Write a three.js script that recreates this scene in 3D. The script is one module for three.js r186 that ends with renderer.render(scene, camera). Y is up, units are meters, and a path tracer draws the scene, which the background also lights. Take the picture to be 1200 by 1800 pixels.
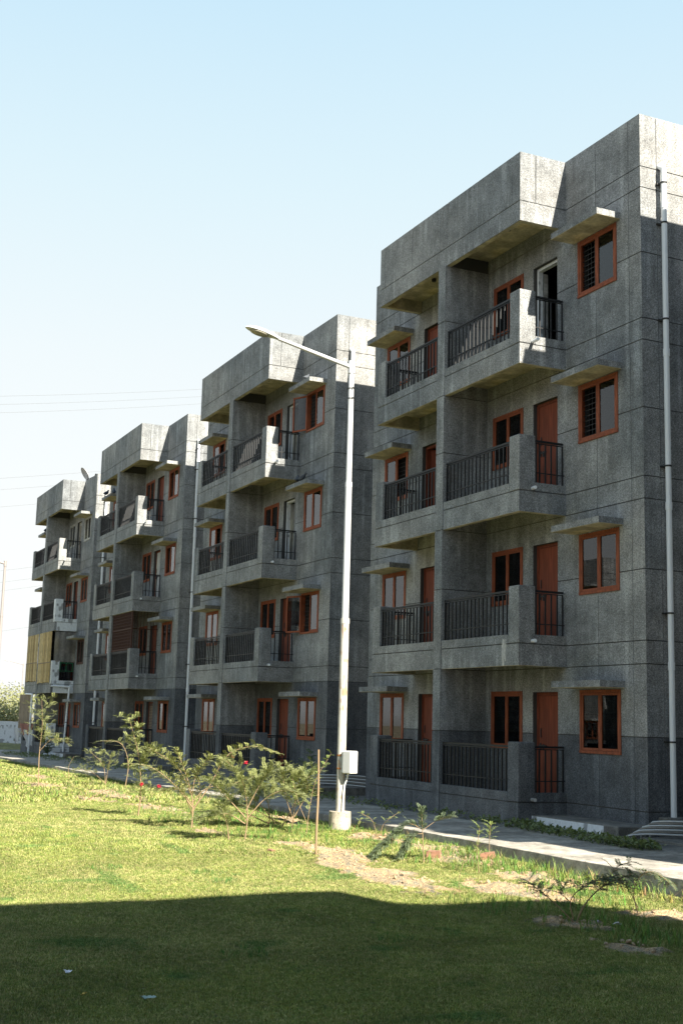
import * as THREE from 'three';
import { mergeGeometries } from 'three/addons/utils/BufferGeometryUtils.js';
import { RoundedBoxGeometry } from 'three/addons/geometries/RoundedBoxGeometry.js';

// ---------------------------------------------------------------- camera, sky, sun, exposure
const scene = new THREE.Scene();
const camera = new THREE.PerspectiveCamera(44.34, 2 / 3, 0.1, 2000);
camera.position.set(18.0882, 1.8469, 14.4208);
camera.rotation.set(0.1649, 1.1373, 0.0269, 'YXZ');
const renderer = new THREE.WebGLRenderer({ antialias: true });
renderer.toneMapping = THREE.LinearToneMapping;
renderer.toneMappingExposure = 2.9;
renderer.shadowMap.enabled = true;

const SUN = new THREE.Vector3(1, 0.865, -0.203).normalize();
{
  const W = 512, H = 256, data = new Float32Array(W * H * 4);
  const stops = [[-90, .16, .15, .12], [-4, .24, .235, .21], [0, .352, .355, .352], [8, .337, .348, .348], [16, .305, .332, .343], [24, .255, .312, .339], [32, .205, .283, .335], [42, .125, .195, .265], [55, .06, .115, .195], [90, .03, .065, .14]];
  for (let j = 0; j < H; j++) for (let i = 0; i < W; i++) {
    const th = ((j + .5) / H - .5) * Math.PI, ph = ((i + .5) / W - .5) * 2 * Math.PI;
    const d = [Math.cos(ph) * Math.cos(th), Math.sin(th), Math.sin(ph) * Math.cos(th)];
    const e = th * 180 / Math.PI;
    let k = 0; while (k < stops.length - 2 && e > stops[k + 1][0]) k++;
    let t = (e - stops[k][0]) / (stops[k + 1][0] - stops[k][0]); t = Math.min(1, Math.max(0, t));
    const cs = d[0] * SUN.x + d[1] * SUN.y + d[2] * SUN.z, ang = Math.acos(Math.min(1, cs)) * 180 / Math.PI;
    const glow = .22 * Math.exp(-ang / 14);
    for (let c = 0; c < 3; c++) data[(j * W + i) * 4 + c] = stops[k][c + 1] * (1 - t) + stops[k + 1][c + 1] * t + glow * [1, .95, .85][c];
    data[(j * W + i) * 4 + 3] = 1;
  }
  const sky = new THREE.DataTexture(data, W, H, THREE.RGBAFormat, THREE.FloatType);
  sky.mapping = THREE.EquirectangularReflectionMapping; sky.magFilter = THREE.LinearFilter; sky.minFilter = THREE.LinearFilter;
  sky.wrapS = THREE.RepeatWrapping; sky.needsUpdate = true;
  scene.background = sky; scene.environment = sky;
}
const sun = new THREE.DirectionalLight(new THREE.Color().setRGB(1, .93, .8), 5);
sun.position.copy(SUN).multiplyScalar(120); sun.target.position.set(-8, 0, 0);
sun.position.add(sun.target.position);
sun.castShadow = true; sun.shadow.mapSize.set(4096, 4096);
Object.assign(sun.shadow.camera, { left: -70, right: 70, top: 60, bottom: -60, near: 1, far: 300 });
scene.add(sun, sun.target);

// ---------------------------------------------------------------- helpers
let seed = 7;
const rnd = () => { seed = (seed + 0x6d2b79f5) | 0; let t = Math.imul(seed ^ (seed >>> 15), 1 | seed); t = (t + Math.imul(t ^ (t >>> 7), 61 | t)) ^ t; return ((t ^ (t >>> 14)) >>> 0) / 4294967296; };
const R = (a, b) => a + (b - a) * rnd();
const hash = (x, y, s) => { let h = Math.imul(x | 0, 374761393) + Math.imul(y | 0, 668265263) + Math.imul(s | 0, 2147483647 ^ 0x5bd1e995); h = Math.imul(h ^ (h >>> 13), 1274126177); return ((h ^ (h >>> 16)) >>> 0) / 4294967296; };
function vnoise(x, y, s, px = 0, py = 0) {
  let xi = Math.floor(x), yi = Math.floor(y); const fx = x - xi, fy = y - yi;
  const wx = (v) => px ? ((v % px) + px) % px : v, wy = (v) => py ? ((v % py) + py) % py : v;
  const u = fx * fx * (3 - 2 * fx), v = fy * fy * (3 - 2 * fy);
  const a = hash(wx(xi), wy(yi), s), b = hash(wx(xi + 1), wy(yi), s), c = hash(wx(xi), wy(yi + 1), s), d = hash(wx(xi + 1), wy(yi + 1), s);
  return a + (b - a) * u + (c - a) * v + (a - b - c + d) * u * v;
}
const smooth = (a, b, x) => { const t = Math.min(1, Math.max(0, (x - a) / (b - a))); return t * t * (3 - 2 * t); };
const names = {};
function numbered(n) { const k = names[n] = (names[n] ?? -1) + 1; return k ? n + '_' + String(k).padStart(3, '0') : n; }
function thing(name, label, category, pos = [0, 0, 0], group) {
  const o = new THREE.Group(); o.name = numbered(name); o.position.set(...pos); o.userData = { label, category };
  if (group) o.userData.group = group;
  scene.add(o); return o;
}
function mesh(name, geo, mat, parent) {
  const m = new THREE.Mesh(geo, mat); m.name = parent === scene ? numbered(name) : name; m.castShadow = m.receiveShadow = true; parent.add(m); return m;
}
function struct(name, geo, mat) { const m = mesh(name, geo, mat, scene); m.userData = { kind: 'structure' }; return m; }
function boxUV(g, ou = 0, ov = 0) {
  const q = g.index ? g.toNonIndexed() : g, p = q.attributes.position, n = q.attributes.normal, uv = new Float32Array(p.count * 2);
  for (let i = 0; i < p.count; i += 3) {
    let ax = 0, ay = 0, az = 0; for (let k = 0; k < 3; k++) { ax += Math.abs(n.getX(i + k)); ay += Math.abs(n.getY(i + k)); az += Math.abs(n.getZ(i + k)); }
    for (let k = 0; k < 3; k++) {
      const x = p.getX(i + k), y = p.getY(i + k), z = p.getZ(i + k); let u, v;
      if (ay > ax && ay > az) { u = x; v = z; } else if (ax > az) { u = z + 3.3; v = y; } else { u = x; v = y; }
      uv[(i + k) * 2] = u + ou; uv[(i + k) * 2 + 1] = v + ov;
    }
  }
  q.setAttribute('uv', new THREE.BufferAttribute(uv, 2)); return q;
}
let UO = [0, 0];
const bx = (x0, x1, y0, y1, z0, z1) => { const g = new THREE.BoxGeometry(x1 - x0, y1 - y0, z1 - z0); g.translate((x0 + x1) / 2, (y0 + y1) / 2, (z0 + z1) / 2); return g; };
const rbx = (x0, x1, y0, y1, z0, z1, r = .012) => { const g = new RoundedBoxGeometry(x1 - x0, y1 - y0, z1 - z0, 2, r); g.translate((x0 + x1) / 2, (y0 + y1) / 2, (z0 + z1) / 2); return g; };
const merged = (list) => boxUV(mergeGeometries(list.map((g) => { const q = g.index ? g.toNonIndexed() : g; for (const k of Object.keys(q.attributes)) if (!['position', 'normal', 'uv'].includes(k)) q.deleteAttribute(k); return q; })), ...UO);
function cyl(a, b, r0, r1 = r0, seg = 10) {
  const A = new THREE.Vector3(...a), B = new THREE.Vector3(...b), d = B.clone().sub(A), g = new THREE.CylinderGeometry(r1, r0, d.length(), seg);
  g.applyQuaternion(new THREE.Quaternion().setFromUnitVectors(new THREE.Vector3(0, 1, 0), d.normalize())); g.translate((A.x + B.x) / 2, (A.y + B.y) / 2, (A.z + B.z) / 2); return g;
}
function tube(pts, r0, r1 = r0, seg = 12, rad = 6, tension = .5) {     // tapered tube along points
  const c = new THREE.CatmullRomCurve3(pts.map((p) => new THREE.Vector3(...p)), false, 'catmullrom', tension);
  const g = new THREE.TubeGeometry(c, seg, 1, rad, false), p = g.attributes.position;
  for (let i = 0; i <= seg; i++) {
    const o = c.getPointAt(i / seg), r = r0 + (r1 - r0) * i / seg;
    for (let k = 0; k <= rad; k++) { const q = i * (rad + 1) + k; p.setXYZ(q, o.x + (p.getX(q) - o.x) * r, o.y + (p.getY(q) - o.y) * r, o.z + (p.getZ(q) - o.z) * r); }
  }
  return g;
}
// rectangle with rectangular holes -> list of rectangles
function cut(rect, holes) {
  let out = [rect];
  for (const h of holes) {
    const nx = [];
    for (const [a0, a1, b0, b1] of out) {
      const x0 = Math.max(a0, h[0]), x1 = Math.min(a1, h[1]), y0 = Math.max(b0, h[2]), y1 = Math.min(b1, h[3]);
      if (x0 >= x1 - 1e-6 || y0 >= y1 - 1e-6) { nx.push([a0, a1, b0, b1]); continue; }
      if (b0 < y0) nx.push([a0, a1, b0, y0]); if (y1 < b1) nx.push([a0, a1, y1, b1]);
      if (a0 < x0) nx.push([a0, x0, y0, y1]); if (x1 < a1) nx.push([x1, a1, y0, y1]);
    }
    out = nx;
  }
  return out.filter((r) => r[1] - r[0] > .004 && r[3] - r[2] > .004);
}

// ---------------------------------------------------------------- textures and materials
function tex(size, fn, rep, srgb = true, h = size) {
  const d = new Uint8Array(size * h * 4);
  for (let j = 0; j < h; j++) for (let i = 0; i < size; i++) { const c = fn(i, j), o = (j * size + i) * 4; for (let k = 0; k < 3; k++) d[o + k] = Math.max(0, Math.min(255, c[k] * 255)); d[o + 3] = 255; }
  const t = new THREE.DataTexture(d, size, h, THREE.RGBAFormat, THREE.UnsignedByteType);
  t.wrapS = t.wrapT = THREE.RepeatWrapping; t.magFilter = THREE.LinearFilter; t.minFilter = THREE.LinearMipmapLinearFilter; t.generateMipmaps = true;
  if (srgb) t.colorSpace = THREE.SRGBColorSpace;
  t.repeat.set(1 / rep[0], 1 / rep[1]); t.needsUpdate = true; return t;
}
// washed grit plaster: chips of pale and dark stone, rain streaks and lime bloom
const N1 = 2048, TILE = 9;
const gritFn = (i, j) => {
  const u = i / N1 * TILE, v = j / N1 * TILE;
  const g1 = vnoise(i / 2.2, j / 2.2, 1, Math.floor(N1 / 2.2), Math.floor(N1 / 2.2)), g2 = hash(i, j, 2), g3 = vnoise(i / 5, j / 5, 11);
  let b = .76 + (g1 - .5) * .38 + (g2 - .5) * .18 + (g3 - .5) * .12;
  if (hash(i >> 1, j >> 1, 5) > .95) b += .2;
  const big = vnoise(u / 1.8, v / 1.8, 3, 5, 5), mid = vnoise(u * 2, v * 2, 4, 18, 18), fine = vnoise(u * 7, v * 7, 8, 63, 63);
  const st = vnoise(u * 9, v * .7, 6, 81, 6.3 | 0), st2 = vnoise(u * 26, v * 1.1, 7, 234, 10);
  const streak = smooth(.64, .95, st) * .14 + smooth(.72, 1, st2) * .08 - smooth(.65, .9, 1 - st) * .04;
  b *= .9 + (big - .5) * .2 + (mid - .5) * .15 + (fine - .5) * .12 + streak;
  const warm = (big - .5) * .04 + (g2 - .5) * .05;
  return [b * (1.0 + warm), b * 1.0, b * (1.0 - warm)];
};
const gritMap = tex(N1, gritFn, [TILE, TILE]);
const N2 = 1024;
const grainBump = tex(N2, (i, j) => { const v = vnoise(i / 2.4, j / 2.4, 21) * .6 + hash(i, j, 22) * .4; return [v, v, v]; }, [TILE / 2, TILE / 2], false);
const plasterMap = tex(1024, (i, j) => {
  const a = vnoise(i / 60, j / 60, 31, 17, 17), b = vnoise(i / 14, j / 14, 32, 73, 73), c = hash(i, j, 33), d = vnoise(i / 200, j / 200, 34, 5, 5);
  let v = .8 + (a - .5) * .2 + (b - .5) * .14 + (c - .5) * .1 + (d - .5) * .2; const y = smooth(.55, .85, d) * .06;
  return [v, v - y * .4, v - y * 1.6];
}, [3, 3]);
const concreteMap = tex(1024, (i, j) => {
  const a = vnoise(i / 90, j / 90, 41, 11, 11), b = vnoise(i / 22, j / 22, 42, 46, 46), c = hash(i, j, 43), e = vnoise(i / 5, j / 5, 44);
  let v = .78 + (a - .5) * .26 + (b - .5) * .2 + (c - .5) * .14 + (e - .5) * .14; if (hash(i >> 2, j >> 2, 45) > .985) v *= .75;
  return [v, v * .985, v * .955];
}, [4, 4]);
const washMap = tex(512, (i, j) => { const a = vnoise(i / 40, j / 60, 35, 13, 9), b = vnoise(i / 9, j / 14, 36), c = hash(i, j, 37); const v = .97 - smooth(.6, .85, a) * .3 + (b - .5) * .08 + (c - .5) * .06; return [v, v, v]; }, [1.6, 1.6]);
const woodMap = tex(512, (i, j) => {
  const g = vnoise(i / 3, j / 60, 51), w = vnoise(i / 14, j / 160, 52), c = hash(i, j, 53), k = vnoise(i / 70, j / 70, 54);
  const v = .86 + (g - .5) * .2 + (w - .5) * .16 + (c - .5) * .05 + (k - .5) * .14; return [v, v, v];
}, [1, 1]);
const M = (c, o = {}) => new THREE.MeshStandardMaterial({ color: new THREE.Color().setRGB(...c), roughness: .9, ...o });
const grit = (c) => M(c, { map: gritMap, bumpMap: grainBump, bumpScale: .002, roughness: .95 });
const mat = {
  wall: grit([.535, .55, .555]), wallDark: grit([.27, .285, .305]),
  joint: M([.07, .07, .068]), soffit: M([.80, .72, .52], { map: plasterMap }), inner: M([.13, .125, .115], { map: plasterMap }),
  orange: M([.38, .10, .04], { map: woodMap, roughness: .75 }), door: M([.27, .06, .025], { map: woodMap, roughness: .8 }), darkDoor: M([.1, .035, .025], { map: woodMap, roughness: .6 }),
  rail: M([.009, .010, .012], { roughness: .6 }), black: M([.03, .03, .03], { roughness: .6 }),
  glass: new THREE.MeshPhysicalMaterial({ color: 0xb4b8bc, transmission: 1, thickness: 0, roughness: .01, ior: 1.45 }),
  pvc: M([.9, .93, .96], { roughness: .35 }), white: M([.75, .75, .73], { map: plasterMap, roughness: .6 }), whitewash: M([.86, .89, .92], { map: washMap }),
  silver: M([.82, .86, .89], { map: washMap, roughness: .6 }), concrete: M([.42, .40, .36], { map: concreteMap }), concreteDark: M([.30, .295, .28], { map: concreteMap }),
  footing: M([.8, .74, .62], { map: concreteMap }), path: M([.60, .575, .53], { map: concreteMap }), galv: M([.62, .62, .60], { roughness: .5, metalness: .15 }), rust: M([.36, .15, .05]), stem: M([.30, .21, .12]), brick: M([.5, .27, .18], { map: concreteMap }),
  paper: M([.75, .75, .78]), bamboo: M([.46, .35, .15], { map: woodMap }), burlap: M([.36, .28, .2], { map: woodMap }), green: M([.03, .2, .09]), cloth: M([.7, .7, .72]), pink: M([.5, .25, .2]), bird: M([.09, .1, .115]), leg: M([.3, .12, .1]),
};
// steel tube pole paint with rust blooms
const poleMap = tex(256, (i, j) => { const r = smooth(.6, .95, vnoise(i / 20, j / 60, 61, 12, 17)) * .55 + smooth(.8, .9, vnoise(i / 9, j / 30, 63, 28, 34)) * .4, c = hash(i, j, 62) * .06; return [.93 - r * .25 + c, .92 - r * .45 + c, .9 - r * .62 + c]; }, [.6, 2.5], true, 1024);
mat.pole = M([.62, .61, .58], { map: poleMap, roughness: .5 });
mat.farPole = M([.3, .27, .26], { roughness: .6 });
mat.poleTop = M([.68, .69, .7], { roughness: .45 });

// ---------------------------------------------------------------- ground, path, lawn
const slope = (x) => x < 0 ? .0045 * x : 0;
const dirt = [[-.67, 6.22, 1.1, .45], [.8, 6.27, 1.2, .5], [2.79, 6.45, 1.3, .55], [4.1, 5.4, 1.0, .45], [.8, 4.3, 1.2, .6], [3.3, 4.35, 1.1, .5], [7.9, 6.6, .45, .26], [6.5, 6.25, .45, .3], [6.5, 4.75, .7, .45],
  [-13.9, 5.76, 2.2, .5], [-12.4, 6.8, 1.6, .35], [-18.3, 6.6, 2, .45], [-3.5, 6.8, .9, .3], [-9, 6.1, 1.5, .4], [-24, 5.6, 2, .4], [-5.5, 4.5, 1.1, .4], [-1.5, 4.5, .9, .4]];
function dirtAt(x, z) {
  let m = 0; const w = (vnoise(x * 1.7, z * 2.3, 71) - .5) * 1.9 + (vnoise(x * 6, z * 7, 72) - .5) * 1.1;
  for (const [a, b, rx, rz] of dirt) { const d = Math.hypot((x - a) / rx, (z - b) / rz); m = Math.max(m, 1 - smooth(.6, 1.1, d + w * .55)); }
  return m;
}
function G(x, z) {
  const near = smooth(60, 20, Math.hypot(x - 5, z - 8));
  return -.2 + .09 * smooth(3.5, -2.5, x) + slope(x) + near * ((vnoise(x * .35, z * .35, 73) - .5) * .07 + (vnoise(x * 1.3, z * 1.3, 74) - .5) * .035) + dirtAt(x, z) * ((vnoise(x * 5, z * 5, 75) - .35) * .09 + (vnoise(x * 13, z * 13, 76) - .5) * .05);
}
{
  const g = new THREE.PlaneGeometry(1600, 1600, 4, 4); g.rotateX(-Math.PI / 2); g.translate(0, -.75, 0);
  struct('ground', boxUV(g), M([.26, .22, .14], { map: concreteMap }));
  const lawnMap = tex(1024, (i, j) => {
    const a = vnoise(i / 4, j / 4, 81), b = hash(i, j, 82), c = vnoise(i / 40, j / 40, 83, 25, 25), s = vnoise(i / 2, j / 9, 84);
    const v = .62 + (a - .5) * .4 + (b - .5) * .3 + (c - .5) * .2 + (s - .5) * .2, y = (b - .5) * .1 + (c - .5) * .1; return [v + y, v, v - y];
  }, [2, 2]);
  const X0 = -90, X1 = 30, Z0 = 3.72, Z1 = 46, xs = [], zs = [];
  for (let x = X0; x < X1;) { xs.push(x); x += x < -30 ? .8 : x < -10 ? .3 : x < 14 ? .11 : .5; } xs.push(X1);
  for (let z = Z0; z < Z1;) { zs.push(z); z += z < 8 ? .1 : z < 15 ? .25 : 1; } zs.push(Z1);
  const p = [], col = [], uv = [], id = [];
  for (const z of zs) for (const x of xs) {
    p.push(x, G(x, z), z); uv.push(x, z);
    const d = dirtAt(x, z), n = vnoise(x * .7, z * .7, 85), n2 = vnoise(x * 3, z * 3, 86), n3 = vnoise(x * .22, z * .22, 87);
    let c = [.2 + (n - .5) * .06 + (n2 - .5) * .05, .2 + (n - .5) * .03 + (n2 - .5) * .02, .05];
    c = c.map((v, k) => v * (.9 + (n3 - .5) * .3)); const e = [.86, .65, .39].map((v) => v * (.85 + n2 * .3));
    col.push(...c.map((v, k) => v + (e[k] - v) * d));
  }
  const nx = xs.length; for (let j = 0; j < zs.length - 1; j++) for (let i = 0; i < nx - 1; i++) { const a = j * nx + i, b = a + 1, c = a + nx, d = c + 1; id.push(a, c, b, b, c, d); }
  const lg = new THREE.BufferGeometry(); lg.setAttribute('position', new THREE.Float32BufferAttribute(p, 3)); lg.setAttribute('color', new THREE.Float32BufferAttribute(col, 3)); lg.setAttribute('uv', new THREE.Float32BufferAttribute(uv, 2)); lg.setIndex(id); lg.computeVertexNormals();
  struct('lawn', lg, M([1.25, 1.25, 1.25], { map: lawnMap, vertexColors: true, bumpMap: lawnMap, bumpScale: .015 }));
  // strip sheet following the fall of the land, with a ragged front edge and a vertical kerb face
  function strip(name, z0, z1f, y, drop, m, x0 = -95, x1 = 30) {
    const P = [], U = [], I = [], step = .35; let n = 0;
    for (let x = x0; x <= x1 + 1e-6; x += step) { const e = z1f(x), yy = y + slope(x); P.push(x, yy, z0, x, yy + (vnoise(x * 1.2, 3, 91) - .5) * .01, e - .02, x, yy - .015, e, x, yy - drop, e + .01); U.push(x, z0, x, e - .02, x, e, x, e + drop); n++; }
    for (let i = 0; i < n - 1; i++) for (let k = 0; k < 3; k++) { const a = i * 4 + k, b = a + 1, c = a + 4, d = c + 1; I.push(a, b, c, c, b, d); }
    const g = new THREE.BufferGeometry(); g.setAttribute('position', new THREE.Float32BufferAttribute(P, 3)); g.setAttribute('uv', new THREE.Float32BufferAttribute(U, 2)); g.setIndex(I); g.computeVertexNormals();
    return struct(name, g, m);
  }
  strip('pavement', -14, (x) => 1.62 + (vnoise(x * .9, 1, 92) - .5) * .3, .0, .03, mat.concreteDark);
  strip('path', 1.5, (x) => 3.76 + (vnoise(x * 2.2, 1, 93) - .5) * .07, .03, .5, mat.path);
}

// ---------------------------------------------------------------- apartment blocks
const H = 3, A = .42, MID = 1.708, T = .018, J = .009, JV = .006, P1 = 1.104, XQ = -2.434, CX = -5.587, TOP = 4 * H + 1.48, XL = 2 * CX, FL = -5.745, FR = -5.43, DEPTH = 8.5;
const mx = (a, b) => [2 * CX - b, 2 * CX - a];
let LITE = false;
function panelled(parent, axis, coord, dir, aB, yB, holes, matFn) {
  const pool = new Map();
  for (let i = 0; i < aB.length - 1; i++) for (let j = 0; j < yB.length - 1; j++) {
    const r = [aB[i] + (i ? JV : 0), aB[i + 1] - (i < aB.length - 2 ? JV : 0), yB[j] + (j ? J : 0), yB[j + 1] - (j < yB.length - 2 ? J : 0)];
    const gs = cut(r, holes).map(([a0, a1, y0, y1]) => { const c0 = Math.min(coord, coord - T * dir), c1 = Math.max(coord, coord - T * dir); return axis === 'z' ? bx(a0, a1, y0, y1, c0, c1) : bx(c0, c1, y0, y1, a0, a1); });
    const m = matFn(i, j, (yB[j] + yB[j + 1]) / 2);
    if (LITE) pool.set(m, (pool.get(m) || []).concat(gs)); else if (gs.length) mesh('panel', merged(gs), m, parent);
  }
  for (const [m, gs] of pool) mesh('panel', merged(gs), m, parent);
}
function windowPart(b, x0, x1, y0, y1, o = {}) {
  const w = new THREE.Group(); w.name = 'window'; b.add(w); if (o.label) w.userData.label = o.label;
  const fm = o.mat || mat.orange, f = .052, zf = .016;
  mesh('frame', merged([bx(x0, x1, y1 - f, y1, -.11, zf), bx(x0, x1, y0, y0 + f, -.11, zf + .012), bx(x0, x0 + f, y0 + f, y1 - f, -.11, zf), bx(x1 - f, x1, y0 + f, y1 - f, -.11, zf)]), fm, w);
  const m = (x0 + x1) / 2, s = .046;
  [[x0 + f + .004, m - .003, o.left, 0], [m + .003, x1 - f - .004, o.right, 1]].forEach(([a, c, st, side]) => {
    const ya = y0 + f + .004, yb = y1 - f - .004, W = c - a;
    const gs = merged([bx(0, W, yb - s, yb, -.02, .02), bx(0, W, ya, ya + s, -.02, .02), bx(0, s, ya + s, yb - s, -.02, .02), bx(W - s, W, ya + s, yb - s, -.02, .02)]);
    const sash = mesh('sash', gs, fm, w), pane = st === 'bare' ? null : mesh('pane', bx(s, W - s, ya + s, yb - s, -.003, .003), mat.glass, w);
    for (const q of [sash, pane]) {
      if (!q) continue;
      q.position.set(a, 0, -.012);
      if (st === 'open') { if (side) { q.geometry = q.geometry.clone().translate(-W, 0, 0); q.position.x = c; q.rotation.y = 1.75; } else q.rotation.y = -2.7; q.position.z = .02; }
    }
  });
  const gr = []; for (let x = x0 + f + .08; x < x1 - f; x += .105) gr.push(bx(x - .005, x + .005, y0 + f, y1 - f, -.085, -.075)); for (let y = y0 + f + .08; y < y1 - f; y += .105) gr.push(bx(x0 + f, x1 - f, y - .005, y + .005, -.086, -.0745));
  mesh('grille', merged(gr), mat.black, w);
  if (o.notice) mesh('notice', bx(m + .12, m + .37, y1 - .55, y1 - .27, -.022, -.0195), mat.paper, w);
  if (o.curtain) mesh('curtain', bx(x0 + f, x1 - f, y0 + f, y1 - f, -.16, -.14), o.curtain, w);
  return w;
}
function doorPart(b, x0, x1, y0, y1, o = {}) {
  const d = new THREE.Group(); d.name = 'door'; b.add(d); if (o.label) d.userData.label = o.label;
  const fm = o.frame || mat.door;
  mesh('frame', merged([bx(x0 + .001, x0 + .06, y0, y1 - .001, -.21, -.10), bx(x1 - .06, x1 - .001, y0, y1 - .001, -.21, -.10), bx(x0 + .06, x1 - .06, y1 - .06, y1 - .001, -.21, -.10)]), o.open && !o.keep ? mat.whitewash : fm, d);
  const W = x1 - x0 - .13, leaf = mesh('leaf', rbx(0, W, y0 + .01, y1 - .065, -.035, 0, .006), o.mat || mat.door, d);
  leaf.position.set(x0 + .065, 0, -.11);
  if (o.open === 'gone') { d.remove(leaf); mesh('jamb', merged([bx(x0 + .001, x0 + .05, y0, y1 - .08, -.34, -.232)]), mat.white, d); }
  else if (o.open) { leaf.position.set(x0 + .085, 0, -.2); leaf.rotation.y = o.open; if (!o.keep) leaf.material = mat.white; }
  else {
    const hy = y0 + 1.02;
    mesh('latch', merged([bx(x0 + .09, x0 + .34, hy - .012, hy + .012, -.108, -.08), bx(x0 + .12, x0 + .15, hy - .07, hy + .05, -.108, -.09), bx(x0 + .22, x0 + .25, hy - .09, hy + .03, -.108, -.085)]), mat.black, d);
    mesh('handle', merged([cyl([x0 + .16, hy + .16, -.09], [x0 + .16, hy + .34, -.09], .01)]), mat.black, d);
    if (o.louvre) { const l = []; for (let y = y0 + .25; y < y1 - .2; y += .06) l.push(bx(x0 + .14, x1 - .14, y, y + .035, -.108, -.095)); mesh('louvre', merged(l), mat.burlap, d); }
  }
  return d;
}
function railing(b, axis, c, a0, a1, k, fine) {
  const y = k * H, q = (u0, u1, y0, y1, w) => axis === 'z' ? bx(u0, u1, y0, y1, c - w, c + w) : bx(c - w, c + w, y0, y1, u0, u1);
  const gs = [q(a0, a1, y + 1.435, y + 1.475, .022), q(a0, a1, y + 1.40, y + 1.418, .012), q(a0 - .03, a1 + (axis === 'x' ? 0 : .0), y + .805, y + .823, .012)];
  const n = Math.max(3, Math.round((a1 - a0) / .152)), st = (a1 - a0) / n, bars = [];
  for (let i = 0; i <= n; i++) { const u = Math.min(a1 - .012, Math.max(a0 + .012, a0 + i * st)); bars.push([u - .0125, u + .0125]); }
  const r = mesh('railing', merged(fine ? gs : gs.concat(bars.map(([u, v]) => q(u, v, y + .59, y + 1.43, .0125)))), mat.rail, b);
  if (fine) for (const [u, v] of bars) mesh('baluster', q(u, v, y + .59, y + 1.402, .0125), mat.rail, r);
}
function block(name, label, pos, turn, o = {}) {
  const b = thing(name, label, 'apartment block', pos, o.group); b.rotation.y = turn;
  UO = [o.uo ?? R(0, 9), o.vo ?? R(0, 9)];
  LITE = !!o.lite;
  const fine = o.fine, lv = [0, 1, 2, 3], F = o.floors || {}, gm = o.ground || 0;
  // openings in the front wall
  const W = [[-1.992, -.735], [-5.18, -3.98]], D = [-3.61, -2.722], wins = [], doors = [];
  for (const k of lv) {
    const y0 = k * H + 1.375, y1 = k * H + 2.555, f = F[k] || {};
    wins.push([...W[0], y0, y1, f.rw], [...W[1], y0, y1, f.riw], [...mx(...W[0]), y0, y1, f.lw], [...mx(...W[1]), y0, y1, f.liw]);
    doors.push([...D, k * H + .45, k * H + 2.53, f.rd], [...mx(...D), k * H + .45, k * H + 2.53, f.ld]);
  }
  const holes = [...wins, ...doors].map((w) => w.slice(0, 4));
  const core = cut([XL + T, -T, -.5, TOP - .02], holes).map(([a, c, e, f]) => bx(a, c, e, f, -.23, -T));
  const wall = mesh('wall', merged([...core, bx(-.23, -T, -.5, TOP - .02, -DEPTH + T, -.23), bx(XL + T, XL + .23, -.5, TOP - .02, -DEPTH + T, -.23), bx(XL + .23, -.23, -.5, TOP - .02, -DEPTH + T, -DEPTH + .2)]), mat.joint, b);
  const yB = [-.5]; for (const k of lv) yB.push(k * H + A, k * H + MID, (k + 1) * H); yB.push(4 * H + A, TOP);
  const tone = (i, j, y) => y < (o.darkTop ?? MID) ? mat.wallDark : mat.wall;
  // front: right wing, recess, left wing (balcony box hides the middle of the parapet)
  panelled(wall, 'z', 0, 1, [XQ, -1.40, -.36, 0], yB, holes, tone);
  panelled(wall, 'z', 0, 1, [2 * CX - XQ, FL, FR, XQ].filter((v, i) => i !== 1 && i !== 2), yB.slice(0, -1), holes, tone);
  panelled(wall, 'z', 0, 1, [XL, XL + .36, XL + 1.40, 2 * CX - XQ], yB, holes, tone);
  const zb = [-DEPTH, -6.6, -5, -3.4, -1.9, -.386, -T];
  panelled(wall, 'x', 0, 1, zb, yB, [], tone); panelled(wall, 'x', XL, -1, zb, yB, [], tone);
  mesh('coping', merged([bx(XL + .001, -.001, TOP - .02, TOP, -.2, -.001), bx(-.2, -.001, TOP - .02, TOP, -DEPTH, -.2), bx(XL + .001, XL + .2, TOP - .02, TOP, -DEPTH, -.2), bx(XL + .2, -.2, TOP - .02, TOP, -DEPTH, -DEPTH + .2)]), mat.wall, b);
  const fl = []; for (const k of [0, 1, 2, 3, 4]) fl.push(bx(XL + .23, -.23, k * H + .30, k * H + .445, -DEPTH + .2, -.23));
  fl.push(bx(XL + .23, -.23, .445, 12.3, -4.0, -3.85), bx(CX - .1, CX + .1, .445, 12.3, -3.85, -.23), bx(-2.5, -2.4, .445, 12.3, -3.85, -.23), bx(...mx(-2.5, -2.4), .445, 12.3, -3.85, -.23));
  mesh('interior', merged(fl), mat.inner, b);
  for (const [a, c, y0, y1, s] of wins) windowPart(b, a, c, y0, y1, s);
  for (const [a, c, y0, y1, s] of doors) doorPart(b, a, c, y0, y1, s);
  // fin between the two flats' balconies
  const fin = mesh('fin_wall', merged([bx(FL + T, FR - T, -.4, 4 * H + .294, 0.001, P1 - .135), bx(FL + T, FR - T, -.4, 4 * H - .001, P1 - .135, P1 + .02 - T)]), mat.joint, b);
  let yp = -.4; for (const k of lv) for (const y of [k * H + MID, (k + 1) * H]) { mesh('panel', merged([bx(FL, FR, yp + (k || yp > 0 ? J : 0), y - (y === 4 * H ? .002 : J), .002, P1 + .02)]), (o.darkTop ?? MID) > y - .1 ? mat.wallDark : mat.wall, fin); yp = y; }
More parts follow.
